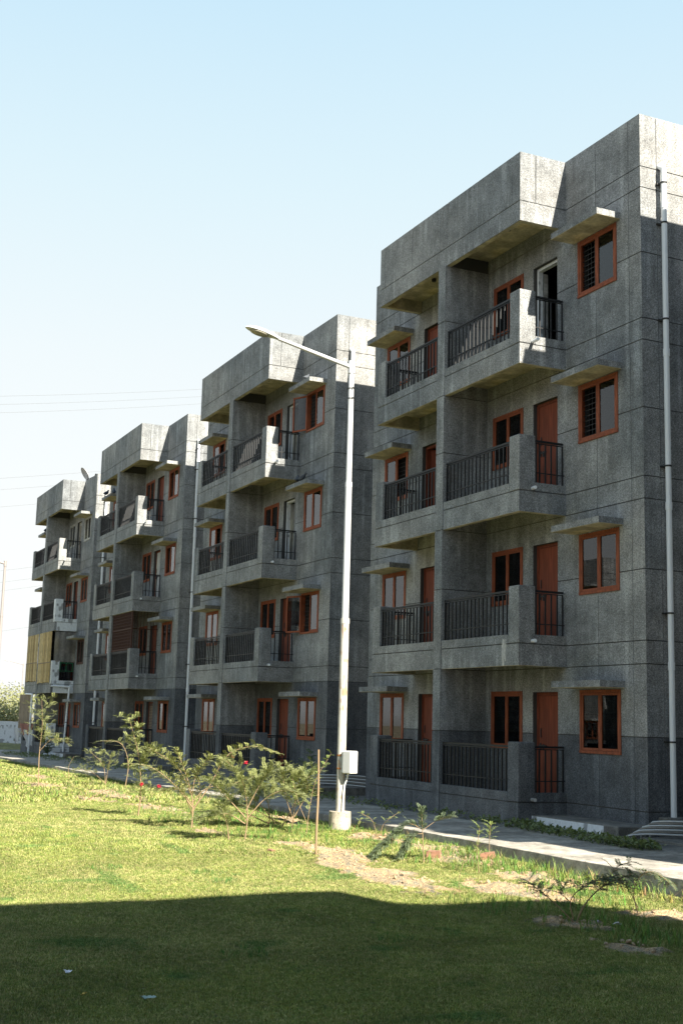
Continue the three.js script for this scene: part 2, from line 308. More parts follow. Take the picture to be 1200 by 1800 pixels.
  // balconies
  for (const k of lv) {
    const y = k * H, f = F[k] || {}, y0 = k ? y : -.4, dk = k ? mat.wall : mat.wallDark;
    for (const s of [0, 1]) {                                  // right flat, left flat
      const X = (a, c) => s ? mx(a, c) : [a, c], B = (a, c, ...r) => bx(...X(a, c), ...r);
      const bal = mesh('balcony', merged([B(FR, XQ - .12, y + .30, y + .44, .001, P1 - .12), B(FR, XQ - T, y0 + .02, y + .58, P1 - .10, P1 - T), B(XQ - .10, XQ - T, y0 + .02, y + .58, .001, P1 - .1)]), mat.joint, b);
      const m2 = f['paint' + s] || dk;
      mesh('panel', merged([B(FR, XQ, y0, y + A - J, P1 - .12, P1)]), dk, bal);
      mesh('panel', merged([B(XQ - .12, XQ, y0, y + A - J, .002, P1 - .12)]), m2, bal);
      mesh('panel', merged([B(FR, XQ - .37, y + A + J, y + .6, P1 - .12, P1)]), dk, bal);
      mesh('panel', merged([B(XQ - .12, XQ, y + A + J, y + .6, .002, P1 - .38)]), m2, bal);
      const pg = rbx(...X(XQ - .37, XQ), y + A + J, y + 1.546, P1 - .38, P1, .016);
      mesh('pier', merged([pg]), m2, bal);
      if (k) mesh('soffit', merged([B(FR, XQ - .121, y + .295, y + .30, .002, P1 - .121), B(FR, XQ - .004, y - .006, y, P1 - .118, P1 - .004), B(XQ - .118, XQ - .004, y - .006, y, .003, P1 - .118), B(XQ - .126, XQ - .1205, y + .001, y + .294, .003, P1 - .122)]), mat.soffit, bal);
      else mesh('floor', merged([B(FR, XQ - .121, .44, .45, .002, P1 - .121)]), mat.concreteDark, bal);
      railing(b, 'z', P1 - .07, ...X(FR + (k ? .02 : .02), XQ - .372), k, fine);
      railing(b, 'x', s ? X(XQ, XQ)[0] + .07 : XQ - .07, .03, P1 - .382, k, fine);
      // rain spout
      const sx = s ? -1 : 1, px = X(XQ, XQ)[0], L = k === 3 ? .26 : .13;
      if (!s || k) mesh('spout', merged([cyl([px - sx * .03, y + .475, .79], [px + sx * L, y + .475 - (k === 3 ? .02 : 0), .79 + (k === 3 ? .05 : .02)], .035, .035, 12)]), k ? mat.pvc : mat.white, b);
      // window hood
      const [c0, c1] = X(-2.155, -.62), hd = mesh('sunshade', merged([bx(c0, c1, y + 2.585, y + 2.705, .001, .55)]), mat.wall, b);
      mesh('soffit', merged([bx(c0 + .004, c1 - .004, y + 2.579, y + 2.585, .002, .546)]), mat.soffit, hd);
    }
  }
  // roof canopy over the balconies
  const y = 4 * H, Lx = 2 * CX - XQ;
  const cp = mesh('canopy', merged([bx(Lx + T, XQ - T, y + .06, TOP - .01, P1 - .13, P1 - T), bx(XQ - .13, XQ - T, y + .06, TOP - .01, .001, P1 - .13), bx(Lx + T, Lx + .13, y + .06, TOP - .01, .001, P1 - .13), bx(Lx + .13, XQ - .13, y + .30, y + .42, .001, P1 - .13)]), mat.joint, b);
  const vs = [Lx, -8.49, -7.07, -5.74, -5.40, -4.07, -2.72, XQ];
  panelled(cp, 'z', P1, 1, [Lx, XQ], [y, y + A, TOP].slice(0, 2).concat([]), [], () => mat.wall);
  for (let i = 0; i < vs.length - 1; i++) mesh('panel', merged([bx(vs[i] + (i ? J * .7 : 0), vs[i + 1] - (i < vs.length - 2 ? J * .7 : 0), y + A + J * 2, TOP, P1 - T, P1)]), mat.wall, cp);
  for (const [c, d] of [[XQ, 1], [Lx, -1]]) {
    panelled(cp, 'x', c, d, [.001, P1 - T], [y, y + A], [], () => mat.wall);
    mesh('panel', merged([bx(Math.min(c, c - d * T), Math.max(c, c - d * T), y + A + J * 2, TOP, .001, .727 - J)]), mat.wall, cp);
    mesh('panel', merged([bx(Math.min(c, c - d * T), Math.max(c, c - d * T), y + A + J * 2, TOP, .727 + J, P1 - T)]), mat.wall, cp);
  }
  mesh('coping', merged([bx(Lx + T, XQ - T, TOP - .012, TOP - .002, P1 - .15, P1 - T), bx(XQ - .15, XQ - T, TOP - .012, TOP - .002, .001, P1 - .15), bx(Lx + T, Lx + .15, TOP - .012, TOP - .002, .001, P1 - .15)]), mat.wall, cp);
  mesh('soffit', merged([bx(Lx + .131, FL, y + .295, y + .30, .002, P1 - .131), bx(FR, XQ - .131, y + .295, y + .30, .002, P1 - .131), bx(Lx + .005, XQ - .005, y + .052, y + .06, P1 - .13, P1 - T - .001), bx(Lx + T, XQ - T, y, y + .006, P1 - .13, P1 - T), bx(XQ - .13, XQ - T, y, y + .06, .003, P1 - .13), bx(Lx + T, Lx + .13, y, y + .06, .003, P1 - .13), bx(Lx + .1305, Lx + .136, y + .001, y + .294, .003, P1 - .132), bx(XQ - .136, XQ - .1305, y + .001, y + .294, .003, P1 - .132)]), mat.soffit, cp);
  for (const [hx, hz] of [[-3.5, .7], [-7, .55]]) mesh('fan_hook', merged([cyl([hx, y + .22, hz], [hx, y + .30, hz], .05, .06, 10)]), mat.black, cp);
  // whitewashed plinth step
  mesh('plinth', merged([rbx(XQ + .002, .2, -.4, .2, .001, .8, .03)]), mat.concreteDark, b);
  mesh('plinth_edge', merged([bx(XQ + .01, -.2, .02, .18, .802, .808)]), mat.whitewash, b);
  // rain pipe
  const pz = -.45, pxx = .13, pipe = mesh('drain_pipe', merged([cyl([pxx, -.1, pz], [pxx, 12.42, pz], .054, .054, 14), cyl([pxx, 12.4, pz], [-.01, 12.5, pz], .052, .052, 12), ...[2.9, 5.8, 8.7, 11.6].map((h) => cyl([pxx, h, pz], [pxx, h + .14, pz], .063, .063, 14))]), mat.pvc, b);
  for (const h of [1.62, 3.9, 6.6, 9.4, 11.3, 12.1]) mesh('pipe_clamp', merged([bx(.0, .05, h, h + .03, pz - .09, pz + .09), cyl([pxx, h, pz], [pxx, h + .03, pz], .066, .066, 12)]), mat.black, pipe);
  mesh('pipe_base', merged([rbx(-.02 + .03, .42, -.4, .34, pz - .25, pz + .25, .02)]), mat.concreteDark, b);
  return b;
}
const bare = 'bare';
const blockA = block('apartment_block', 'nearest grey four storey block, its top balcony door standing open at the upper right', [0, 0, 0], 0, {
  fine: true, uo: 0, vo: 0,
  floors: { 3: { rw: { left: bare }, rd: { open: 'gone', label: 'empty doorway with a pale jamb' } }, 2: { rw: { left: bare }, lw: { right: bare }, ld: { open: .9, keep: 1 } }, 0: { lw: { notice: 1 }, rw: {} } },
});
const cream = M([.62, .55, .42], { map: plasterMap }), floral = M([.5, .48, .45], { map: plasterMap });
const blockB = block('apartment_block', 'second grey block behind the street lamp, pigeons on its window hoods', [-13.5528, -.0783, .0612], 0, {
  fine: true, darkTop: 2.9,
  floors: { 3: { rw: { left: 'open' }, riw: { left: bare }, lw: { right: bare }, rd: { open: 1.5 } }, 2: { rd: { open: 1.5 }, lw: { right: bare } }, 1: { rw: { left: 'open' }, lw: { curtain: cream } }, 0: { lw: { curtain: cream }, rw: { curtain: floral } } },
});
const blockC = block('apartment_block', 'third grey block with a brown metal cage around a middle balcony', [-27.1212, -.1314, .0904], 0, {
  darkTop: 2.9, floors: { 3: { rw: { left: bare } }, 2: { rw: { left: bare }, rd: { mat: mat.white } }, 1: { rw: { curtain: floral } }, 0: { rw: { right: bare }, rd: { mat: mat.darkDoor, louvre: 1 } } },
});
const wm = mat.white;
const blockD = block('apartment_block', 'farthest grey block with white top windows, bamboo blinds and silver painted corner', [-40.853, -.1701, .11], 0, {
  darkTop: 2.9, floors: { 3: { rw: { mat: wm, left: bare, right: bare }, riw: { mat: wm, left: bare }, rd: { mat: wm, frame: wm, louvre: 1 } }, 2: { paint0: mat.silver }, 1: { paint0: mat.silver, rw: { mat: mat.darkDoor } }, 0: { paint0: mat.whitewash } },
});
block('apartment_block', 'grey block continuing the row just beyond the right edge of the view', [13.55, 0, 0], 0, { floors: {}, lite: 1 });
// the other sides of the lawn, outside the view: they shade its near part and stand in the window reflections
const side1 = block('apartment_block', 'grey block standing at right angles to the row, shading the near lawn', [20.65, -.05, 13.3], -Math.PI / 2, { floors: {}, lite: 1 });
const copyBlock = (pos, turn, label) => { const c = side1.clone(); c.name = numbered('apartment_block'); c.position.set(...pos); c.rotation.y = turn; c.userData = { label, category: 'apartment block' }; scene.add(c); };
copyBlock([20.65, -.05, 26.85], -Math.PI / 2, 'unseen grey block added beside the side row to deepen the near lawn shade');  // unseen block, added to hold sky light off the near lawn
[[-62, 'leftmost'], [-48.4, 'second from left'], [-34.9, 'middle'], [-21.3, 'fourth from left'], [-7.8, 'rightmost']].forEach(([x, w]) => copyBlock([x - 11.17 + 11.17, -.25, 37], Math.PI, w + ' block of the opposite row facing the lawn'));
{ // white paint runs on the nearest block
  const g = []; for (let i = 0; i < 26; i++) { const x = -2.96 + R(-.07, .07), y = 3.0 + R(.0, .5), h = R(.04, .22), w = R(.006, .022); g.push(bx(x - w, x + w, Math.max(3.0, y - h), Math.min(3.58, y + .03), P1 + .0005, P1 + .002 + i * .0001)); }
  mesh('paint_run', merged(g), mat.white, blockA);
}
{ // cage on the third block's second floor, part of that block
  UO = [0, 0]; const k = 1, y = k * H, g = [], z = P1 - .06, x0 = FR + .02, x1 = XQ - .06;
  for (let x = x0; x <= x1; x += .075) g.push(bx(x - .008, x + .008, y + 1.5, y + 2.98, z - .008, z + .008));
  for (let yy = y + 1.5; yy < y + 3; yy += .12) g.push(bx(x0, x1, yy, yy + .018, z - .009, z + .009));
  g.push(bx(x0, x1, y + 2.3, y + 2.36, z - .02, z + .02), bx(x0, x1, y + 1.5, y + 1.57, z - .02, z + .02), bx(x1 - .05, x1 + .02, y + 1.5, y + 2.98, z - .02, z + .04), bx(x1 - .45, x1 - .41, y + 1.55, y + 2.32, z - .02, z + .02));
  const cg = mesh('balcony_cage', merged(g), M([.07, .03, .02]), blockC); cg.userData.label = 'brown metal cage closing the balcony';
  const s = []; for (let zz = .06; zz < z; zz += .13) s.push(bx(x1 - .008, x1 + .008, y + 1.5, y + 2.98, zz - .008, zz + .008)); s.push(bx(x1 - .012, x1 + .012, y + 2.3, y + 2.33, .02, z));
  mesh('cage_side', merged(s), M([.07, .03, .02]), blockC);
}

// ---------------------------------------------------------------- things hung on the blocks
UO = [0, 0];
const onD = (x, y, z) => [x - 40.853, y - .17, z + .11];
const bamboos = [[.74, .54, .24], [.62, .45, .19], [.82, .63, .32], [.5, .35, .15]].map((c) => M(c, { map: woodMap }));
function slatScreen(name, label, cat, x0, x1, y0, y1, z, m, n) {
  const o = thing(name, label, cat, onD((x0 + x1) / 2, y0, z)), w = (x1 - x0) / n;
  for (let i = 0; i < n; i++) mesh('slat', merged([bx(x0 - (x0 + x1) / 2 + i * w + .003, x0 - (x0 + x1) / 2 + (i + 1) * w - .003, R(-.04, .03), y1 - y0, -.012 + R(-.008, .008), .012 + R(-.005, .01))]), Array.isArray(m) ? m[Math.floor(rnd() * m.length)] : m, o);
  mesh('batten', merged([bx(-(x1 - x0) / 2, (x1 - x0) / 2, (y1 - y0) * .38, (y1 - y0) * .38 + .04, .022, .035)]), mat.burlap, o);
  return o;
}
slatScreen('bamboo_blind', 'wide yellow bamboo blind closing a balcony front on the farthest block', 'bamboo blind', FR + .02, XQ - .2, 3.5, 5.98, P1 + .03, bamboos, 14);
slatScreen('bamboo_blind', 'narrow yellow bamboo blind left of the fin wall on the farthest block', 'bamboo blind', mx(FR + .02, XQ - .3)[0], mx(FR + .02, XQ - .3)[1], 3.62, 5.98, P1 + .03, bamboos, 14);
slatScreen('timber_hoarding', 'weathered brown board screen at the ground floor left end of the farthest block', 'hoarding', -9.4, -6.3, .9, 2.95, P1 + .05, mat.burlap, 12);
{
  const t = thing('tarpaulin', 'dark grey sheet hung across the side of a second floor balcony of the farthest block', 'tarpaulin', onD(XQ + .0, 4.5, .5)); const g = new THREE.PlaneGeometry(1.06, 1.46, 14, 10); g.rotateY(Math.PI / 2);
  const p = g.attributes.position; for (let i = 0; i < p.count; i++) p.setX(i, Math.sin(p.getZ(i) * 22) * .02 + Math.sin(p.getY(i) * 5) * .012); g.translate(0, .73, 0); g.computeVertexNormals(); mesh('sheet', g, M([.34, .32, .29], { map: plasterMap, side: THREE.DoubleSide }), t); mesh('cord', merged([cyl([0, 1.46, -.55], [0, 1.46, .55], .01)]), mat.black, t);
  const r = thing('drying_rack', 'green wire drying rack hooked on the railing of the farthest block', 'drying rack', onD(XQ + .02, 4.05, .35));
  mesh('frame', merged([cyl([0, .4, -.25], [0, .4, .35], .014), cyl([0, 0, -.25], [0, .4, -.25], .014), cyl([0, 0, .05], [0, .4, .05], .014), cyl([0, 0, .35], [0, .4, .35], .014)]), mat.green, r); mesh('wire', merged([cyl([0, 0, -.25], [.25, 0, -.25], .01), cyl([0, 0, .05], [.25, 0, .05], .01), cyl([.25, 0, -.25], [.25, 0, .35], .01), cyl([0, 0, .35], [.25, 0, .35], .01)]), mat.green, r);
  const w = thing('waste_pipe', 'white waste pipe slanting down the ground floor of the farthest block', 'pipe', onD(XQ + .1, 0, .2)); mesh('pipe', merged([cyl([0, 3.3, .0], [.05, 0.05, .15], .05, .05, 10), cyl([0, 3.3, .0], [0, 3.33, .9], .05, .05, 10), cyl([.05, .08, .15], [.0, .08, 1.1], .05, .05, 10)]), mat.pvc, w); mesh('clamp', merged([cyl([.02, 1.6, .07], [.02, 1.63, .07], .065)]), mat.black, w);
  const w2 = thing('waste_pipe', 'white waste pipe beside the brown board screen of the farthest block', 'pipe', onD(-6.05, 0, P1 + .12)); mesh('pipe', merged([cyl([0, 0, 0], [.0, 2.95, 0], .05, .05, 10), cyl([0, 2.95, 0], [-1.6, 2.98, 0], .04, .04, 10)]), mat.pvc, w2); mesh('clamp', merged([cyl([0, 1.6, 0], [0, 1.63, 0], .065)]), mat.black, w2);
  const c = thing('laundry', 'white and reddish clothes hanging from a line at the left of the farthest block', 'laundry', onD(-6.1, .85, P1 + .27)); c.rotation.y = 1.15;
  const sheet = (w, h, dx, dy, m, n) => { const g = new THREE.PlaneGeometry(w, h, 12, 10), p = g.attributes.position; for (let i = 0; i < p.count; i++) { const x = p.getX(i), y = p.getY(i); p.setZ(i, Math.sin(x * 17 + y * 3) * .05); p.setX(i, x * (.75 + .25 * Math.sin(y * 6))); p.setY(i, y - .18 * Math.abs(Math.sin(x * 6)) * (h / 2 - y)); } g.computeVertexNormals(); g.translate(dx, dy, 0); m = m.clone(); m.side = THREE.DoubleSide; mesh(n, g, m, c); };
  sheet(.95, .75, .25, -.05, mat.cloth, 'cloth'); sheet(.7, .5, 0, .38, mat.pink, 'blanket'); sheet(.35, .7, -.45, .05, mat.cloth, 'cloth');
  mesh('line', merged([cyl([-.9, .75, 0], [.9, .5, 0], .008)]), mat.stem, c);
  const d = thing('satellite_dish', 'grey satellite dish on the roof of the farthest block', 'satellite dish', onD(-4.6, TOP - .1, -.55));
  const dg = new THREE.SphereGeometry(.66, 24, 10, 0, Math.PI * 2, 0, .62); dg.translate(0, -.66, 0); dg.rotateX(-1.0); dg.rotateY(.06); dg.translate(0, .95, 0);
  mesh('reflector', dg, M([.5, .5, .5], { side: THREE.DoubleSide }), d); mesh('mast', merged([cyl([-.05, -.9, 0], [-.05, .95, 0], .035)]), mat.galv, d); mesh('feed_arm', merged([cyl([0, .6, 0], [.55, .75, -.3], .015), cyl([.55, .72, -.3], [.62, .85, -.33], .045)]), mat.black, d);
}
// birds: one continuous body with legs
function bird(label, p, yaw, cat, s = 1) {
  const o = thing(cat, label, cat, p, undefined); o.rotation.y = yaw; o.scale.setScalar(s);
  const prof = [[-.20, .004, .10], [-.15, .022, .11], [-.10, .03, .12], [-.05, .05, .13], [0, .06, .14], [.05, .056, .16], [.085, .04, .19], [.10, .03, .215], [.115, .031, .235], [.135, .026, .24], [.15, .01, .236], [.175, .002, .228]];
  const pos = [], id = [], n = 10; prof.forEach(([x, r, y]) => { for (let k = 0; k < n; k++) { const a = k / n * 2 * Math.PI; pos.push(x, y + Math.sin(a) * r * (x < -.09 ? .5 : 1), Math.cos(a) * r * (x < -.09 ? 1.3 : 1)); } });
  for (let i = 0; i < prof.length - 1; i++) for (let k = 0; k < n; k++) { const a = i * n + k, b2 = i * n + (k + 1) % n, c = a + n, d = b2 + n; id.push(a, b2, c, b2, d, c); }
  const g = new THREE.BufferGeometry(); g.setAttribute('position', new THREE.Float32BufferAttribute(pos, 3)); g.setIndex(id); g.computeVertexNormals(); mesh('body', g, mat.bird, o);
  for (const z of [-.02, .02]) mesh('leg', merged([cyl([.01, 0, z], [.0, .1, z], .005, .006, 5), bx(-.01, .04, 0, .005, z - .01, z + .01)]), mat.leg, o);
}
bird('grey pigeon on the top right window hood of the second block', [-13.553 - 1.25, 11.627, .45], 2.2, 'pigeon');
bird('left one of two pigeons on the third floor hood of the second block', [-13.553 - 1.75, 8.63, .42], 2.6, 'pigeon', 1.25);
bird('right one of two pigeons on the third floor hood of the second block', [-13.553 - 1.5, 8.63, .38], .4, 'pigeon', 1.25);
bird('crow facing left on the top left hood of the third block', [-27.12 - 10.35, 11.575, .5], 2.4, 'crow', 1.5);
bird('crow just behind another on the top left hood of the third block', [-27.12 - 9.75, 11.575, .3], 2.9, 'crow', 1.5);
bird('lone crow on the top left hood of the farthest block', [-40.85 - 9.9, 11.537, .4], 2.6, 'crow', 1.6);

// conduits at the block corners
function conduits(label, p) {
  const o = thing('conduit_bundle', label, 'pipes', p, undefined);
  for (let i = 0; i < 7; i++) { const z = .78 - i * .085, h = .15 + i * .036; mesh('conduit', tube([[-.05 + i * .012, -.05, z], [-.07 + i * .01, h - .08, z + .01], [-.03, h, z - .01], [.05, h + .05, z - .08], [.3 + i * .03, h + .08, z - .4], [.8, h + .07, z - 1.1], [1.5, h, z - 2]], .017, .017, 30, 7), i % 2 ? mat.concrete : mat.galv, o); }
  mesh('slab', merged([rbx(.1, 1.3, -.1, .17, -1.0, .55, .02)]), mat.concreteDark, o);
}
conduits('bundle of grey conduit pipes bent out of the ground at the nearest block corner', [.38, -.12, .0]);
conduits('bundle of pale conduit pipes at the corner of the second block, behind the lamp', [-13.4, -.02, .3]);

// ---------------------------------------------------------------- street lamps
function lamp(label, p, full) {
  const o = thing('street_lamp', label, 'street lamp', p);
  mesh('pole', merged([cyl([0, .2, 0], [0, 3.85, 0], .082, .078, 16), cyl([0, 3.78, 0], [0, 3.88, 0], .086, .086, 16)]), full ? mat.pole : mat.farPole, o);
  mesh('upper_pole', merged([cyl([0, 3.85, 0], [0, 6.45, 0], .066, .063, 16), cyl([0, 6.45, 0], [0, 8.9, 0], .056, .052, 16), cyl([0, 6.4, 0], [0, 6.5, 0], .068, .068, 16)]), full ? mat.poleTop : mat.farPole, o);
  mesh('arm', merged([cyl([0, 8.78, 0], [0, 9.13, 1.58], .04, .036, 12), cyl([0, 8.66, 0], [0, 8.91, 0], .066, .066, 12)]), full ? mat.poleTop : mat.farPole, o);
  // cobra head: loft of ellipses along the arm
  const st = [[0, .035, .035], [.06, .055, .05], [.16, .10, .07], [.34, .15, .085], [.5, .155, .08], [.62, .12, .06], [.69, .06, .03], [.71, .005, .005]], n = 16, pos = [], id = [];
  st.forEach(([d, w, hh]) => { for (let k = 0; k < n; k++) { const a = k / n * 2 * Math.PI, s = Math.sin(a); pos.push(Math.cos(a) * w * .82, (s > 0 ? s * hh : s * hh * .35), d); } });
  for (let i = 0; i < st.length - 1; i++) for (let k = 0; k < n; k++) { const a = i * n + k, b = i * n + (k + 1) % n, c = a + n, d = b + n; id.push(a, b, c, b, d, c); }
  const g = new THREE.BufferGeometry(); g.setAttribute('position', new THREE.Float32BufferAttribute(pos, 3)); g.setIndex(id); g.computeVertexNormals();
  const hd = mesh('lamp_head', g, mat.poleTop, o); hd.position.set(0, 9.115, 1.53); hd.rotation.x = -.19;
  const lens = new THREE.SphereGeometry(1, 16, 8, 0, Math.PI * 2, Math.PI / 2, Math.PI / 2); lens.scale(.115, .05, .2); mesh('lens', lens.translate(0, -.02, .42), M([.4, .38, .3], { roughness: .25 }), hd);
  mesh('footing', boxUV(cyl([0, -.3, 0], [0, .33, 0], .212, .2, 28)), mat.footing, o);
  if (full) {
    const bxm = mesh('meter_box', rbx(.12, .33, 1.02, 1.43, -.1, .1, .02).rotateY(.35), M([.78, .78, .76], { roughness: .5 }), o);
    mesh('back_plate', merged([rbx(.085, .118, 1.04, 1.41, -.09, .09, .005)]).rotateY(.35), mat.galv, bxm);
    for (const y of [1.09, 1.33]) mesh('strap', merged([cyl([0, y, 0], [0, y + .03, 0], .088, .088, 16), bx(.06, .13, y, y + .03, -.05, .05)]), mat.rust, o);
    mesh('cable', tube([[.2, 1.02, -.05], [.16, .9, -.04], [.12, .8, -.02], [.115, .5, 0], [.12, .2, 0]], .017, .017, 16, 8), mat.pvc, o);
    for (const y of [8.35, 8.15]) mesh('clip', merged([cyl([0, y, 0], [0, y + .015, 0], .062, .062, 12), bx(.05, .1, y, y + .02, -.01, .01)]), mat.black, o);
  }
  return o;
}
lamp('tall white street lamp with meter box standing in a round concrete footing', [-3.4, -.12, 4.34], true);
lamp('distant street lamp cut by the left edge beyond the farthest block', [-39, -.38, 4.5]);
lamp('small faraway street lamp above the trees at the left', [-129, -1.5, -14]);

// ---------------------------------------------------------------- plants
function leafBuf() { return { p: [], i: [] }; }
function leaflet(B, o, d, n, l, w) {           // diamond with a folded midrib
  const s = new THREE.Vector3().crossVectors(d, n).normalize(), k = B.p.length / 3, up = n.clone().multiplyScalar(w * .25);
  const a = o, b = o.clone().addScaledVector(d, l * .5).addScaledVector(s, w / 2).add(up), c = o.clone().addScaledVector(d, l), e = o.clone().addScaledVector(d, l * .5).addScaledVector(s, -w / 2).add(up);
  for (const v of [a, b, c, e]) B.p.push(v.x, v.y, v.z); B.i.push(k, k + 1, k + 2, k, k + 2, k + 3);
}
function frond(B, o, dir, L, pairs, l, w, droop) {
  const d = dir.clone().normalize(), pt = o.clone(), st = L / pairs, up = new THREE.Vector3(0, 1, 0); const pts = [pt.clone()];
  for (let i = 0; i < pairs; i++) {
    d.y -= droop / pairs; d.normalize(); pt.addScaledVector(d, st); pts.push(pt.clone());
    const side = new THREE.Vector3().crossVectors(d, up).normalize(), n = new THREE.Vector3().crossVectors(side, d).normalize(), f = Math.sin(Math.PI * (i + 1.2) / (pairs + 1.6)) * .6 + .5;
    for (const s of [-1, 1]) leaflet(B, pt, d.clone().multiplyScalar(.45).addScaledVector(side, s).addScaledVector(n, R(-.25, .35)).normalize(), n, l * f, w * f);
  }
  return pts;
}
const leafMat = (c) => new THREE.MeshPhysicalMaterial({ color: new THREE.Color().setRGB(...c), roughness: .8, transmission: .42, thickness: 0, side: THREE.DoubleSide });
const LM = { olive: leafMat([.27, .30, .09]), mid: leafMat([.17, .22, .06]), dark: leafMat([.08, .14, .04]), lime: leafMat([.26, .34, .06]), blue: leafMat([.13, .18, .08]), yellow: leafMat([.27, .29, .07]), far: leafMat([.3, .31, .13]) };
function finishLeaves(B) { const g = new THREE.BufferGeometry(); g.setAttribute('position', new THREE.Float32BufferAttribute(B.p, 3)); g.setIndex(B.i); g.computeVertexNormals(); return g; }
// branches: list of point lists (local); leaves leave the outer part of every branch
const pull = (x, z) => { const k = .951 + .049 * smooth(-1, 4, x); return x < -11.8 && z < 2 || z < 2 ? [x, z] : [18.09 + (x - 18.09) * k, 14.42 + (z - 14.42) * k]; };   // survey points brought down onto the raised lawn
function plant(name, label, cat, x, z, o) {
  [x, z] = pull(x, z);
  const t = thing(name, label, cat, [x, G(x, z) - .02, z], o.group), B = leafBuf(), stems = [];
  const V = (p) => new THREE.Vector3(...p), twigs = [];
  for (const br of o.branches) {
    stems.push(tube(br.pts, (br.r ?? .014) * .78, br.r1 ?? .003, 14, 6));
    const c = new THREE.CatmullRomCurve3(br.pts.map(V)), n = Math.round((br.n ?? 14) * (o.dense ?? 1.25));
    for (let i = 0; i < n; i++) {
      const s = (br.from ?? .4) + (1 - (br.from ?? .4)) * (i + rnd()) / n, q = c.getPointAt(Math.min(1, s)), tg = c.getTangentAt(Math.min(1, s));
      const a = i * 2.4 + R(-.5, .5), side = new THREE.Vector3(Math.cos(a), R(-.1, .5), Math.sin(a)), d = side.addScaledVector(tg, o.along ?? .7).normalize();
      const L = R(.7, 1.15) * (o.leaf ?? .2) * (1.15 - .35 * s);
      const pts = frond(B, q, d, L, o.pairs ?? 9, o.ll ?? .035, o.lw ?? .012, o.droop ?? .7);
      if (o.twig) twigs.push(tube(pts.filter((_, k) => k % 3 === 0 || k === pts.length - 1).map((v) => [v.x, v.y, v.z]), .0035, .0015, 5, 3));
      if (o.second) for (let k = 2; k < pts.length; k += 2) frond(B, pts[k], new THREE.Vector3(R(-1, 1), R(-.2, .5), R(-1, 1)).addScaledVector(d, .8), L * .4, 6, (o.ll ?? .035) * .7, o.lw ?? .012, .3);
    }
  }
  mesh('stem', mergeGeometries(stems.concat(twigs).map((g) => g.toNonIndexed())), o.stem || mat.stem, t);
  const f = mesh('foliage', finishLeaves(B), o.mat || LM.mid, t);
  return t;
}
// camera-left direction in plan is roughly (-.42, +.91): helper gives a branch leaning s metres to the left of the view and d metres away
const lean = (s, h, d = 0) => [-.42 * s - .91 * d, h, .91 * s - .42 * d];
plant('sapling', 'slender feathery sapling in front of the farthest block at the left', 'sapling', -19.15, 6.57, { mat: LM.olive, dense: .95, leaf: .5, pairs: 12, ll: .08, lw: .016, droop: .9, second: 1, branches: [{ pts: [lean(0, 0), lean(.03, .9), lean(.0, 1.7), lean(.06, 2.4)], r: .022, n: 18, from: .48 }, { pts: [lean(.02, 1.0), lean(-.25, 1.3), lean(-.55, 1.35)], r: .01, n: 8 }] });
plant('sapling', 'bushy topped thin sapling between the third block and the red flowered shrub', 'sapling', -8.03, 6.81, { mat: LM.olive, leaf: .34, pairs: 11, ll: .075, lw: .018, droop: .8, second: 1, branches: [{ pts: [lean(0, 0), lean(-.03, .5), lean(.05, 1.2), lean(.28, 1.95)], r: .022, n: 26, from: .18 }, { pts: [lean(0, .9), lean(-.1, 1.2), lean(-.3, 1.35)], r: .01, n: 7 }] });
plant('shrub', 'low twiggy shrub farthest left along the lawn edge', 'shrub', -13.2, 6.68, { mat: LM.mid, leaf: .18, pairs: 8, branches: [{ pts: [lean(0, 0), lean(.1, .25), lean(.4, .45)], n: 9, r: .01 }, { pts: [lean(0, 0), lean(-.05, .3), lean(-.2, .5)], n: 8, r: .01 }, { pts: [lean(-.05, .05), lean(-.6, .3), lean(-1.0, .2)], n: 4, r: .012 }] });
plant('shrub', 'wispy shrub beside the path in front of the third block', 'shrub', -19.87, 4.41, { mat: LM.olive, leaf: .4, pairs: 10, ll: .06, lw: .016, second: 1, branches: [{ pts: [lean(0, 0), lean(.1, .6), lean(.5, 1.0)], n: 9 }, { pts: [lean(0, .1), lean(-.05, .55), lean(-.1, .9)], n: 9 }, { pts: [lean(0, .1), lean(.4, .4), lean(.8, .5)], n: 8 }] });
plant('sapling', 'bent sapling leaning left over the kerb before the third block', 'sapling', -20.0, 4.2, { mat: LM.olive, leaf: .35, pairs: 10, ll: .06, lw: .016, branches: [{ pts: [lean(-.4, 0), lean(-.45, .7), lean(-.2, 1.25), lean(.4, 1.3)], n: 14, from: .5, r: .022 }] });
plant('shrub', 'small tuft shrub by the kerb before the farthest block', 'shrub', -24.4, 4.45, { mat: LM.mid, leaf: .25, pairs: 8, branches: [{ pts: [lean(0, 0), lean(.05, .4), lean(-.1, .75)], n: 10 }, { pts: [lean(0, 0), lean(.3, .3), lean(.5, .4)], n: 7 }] });
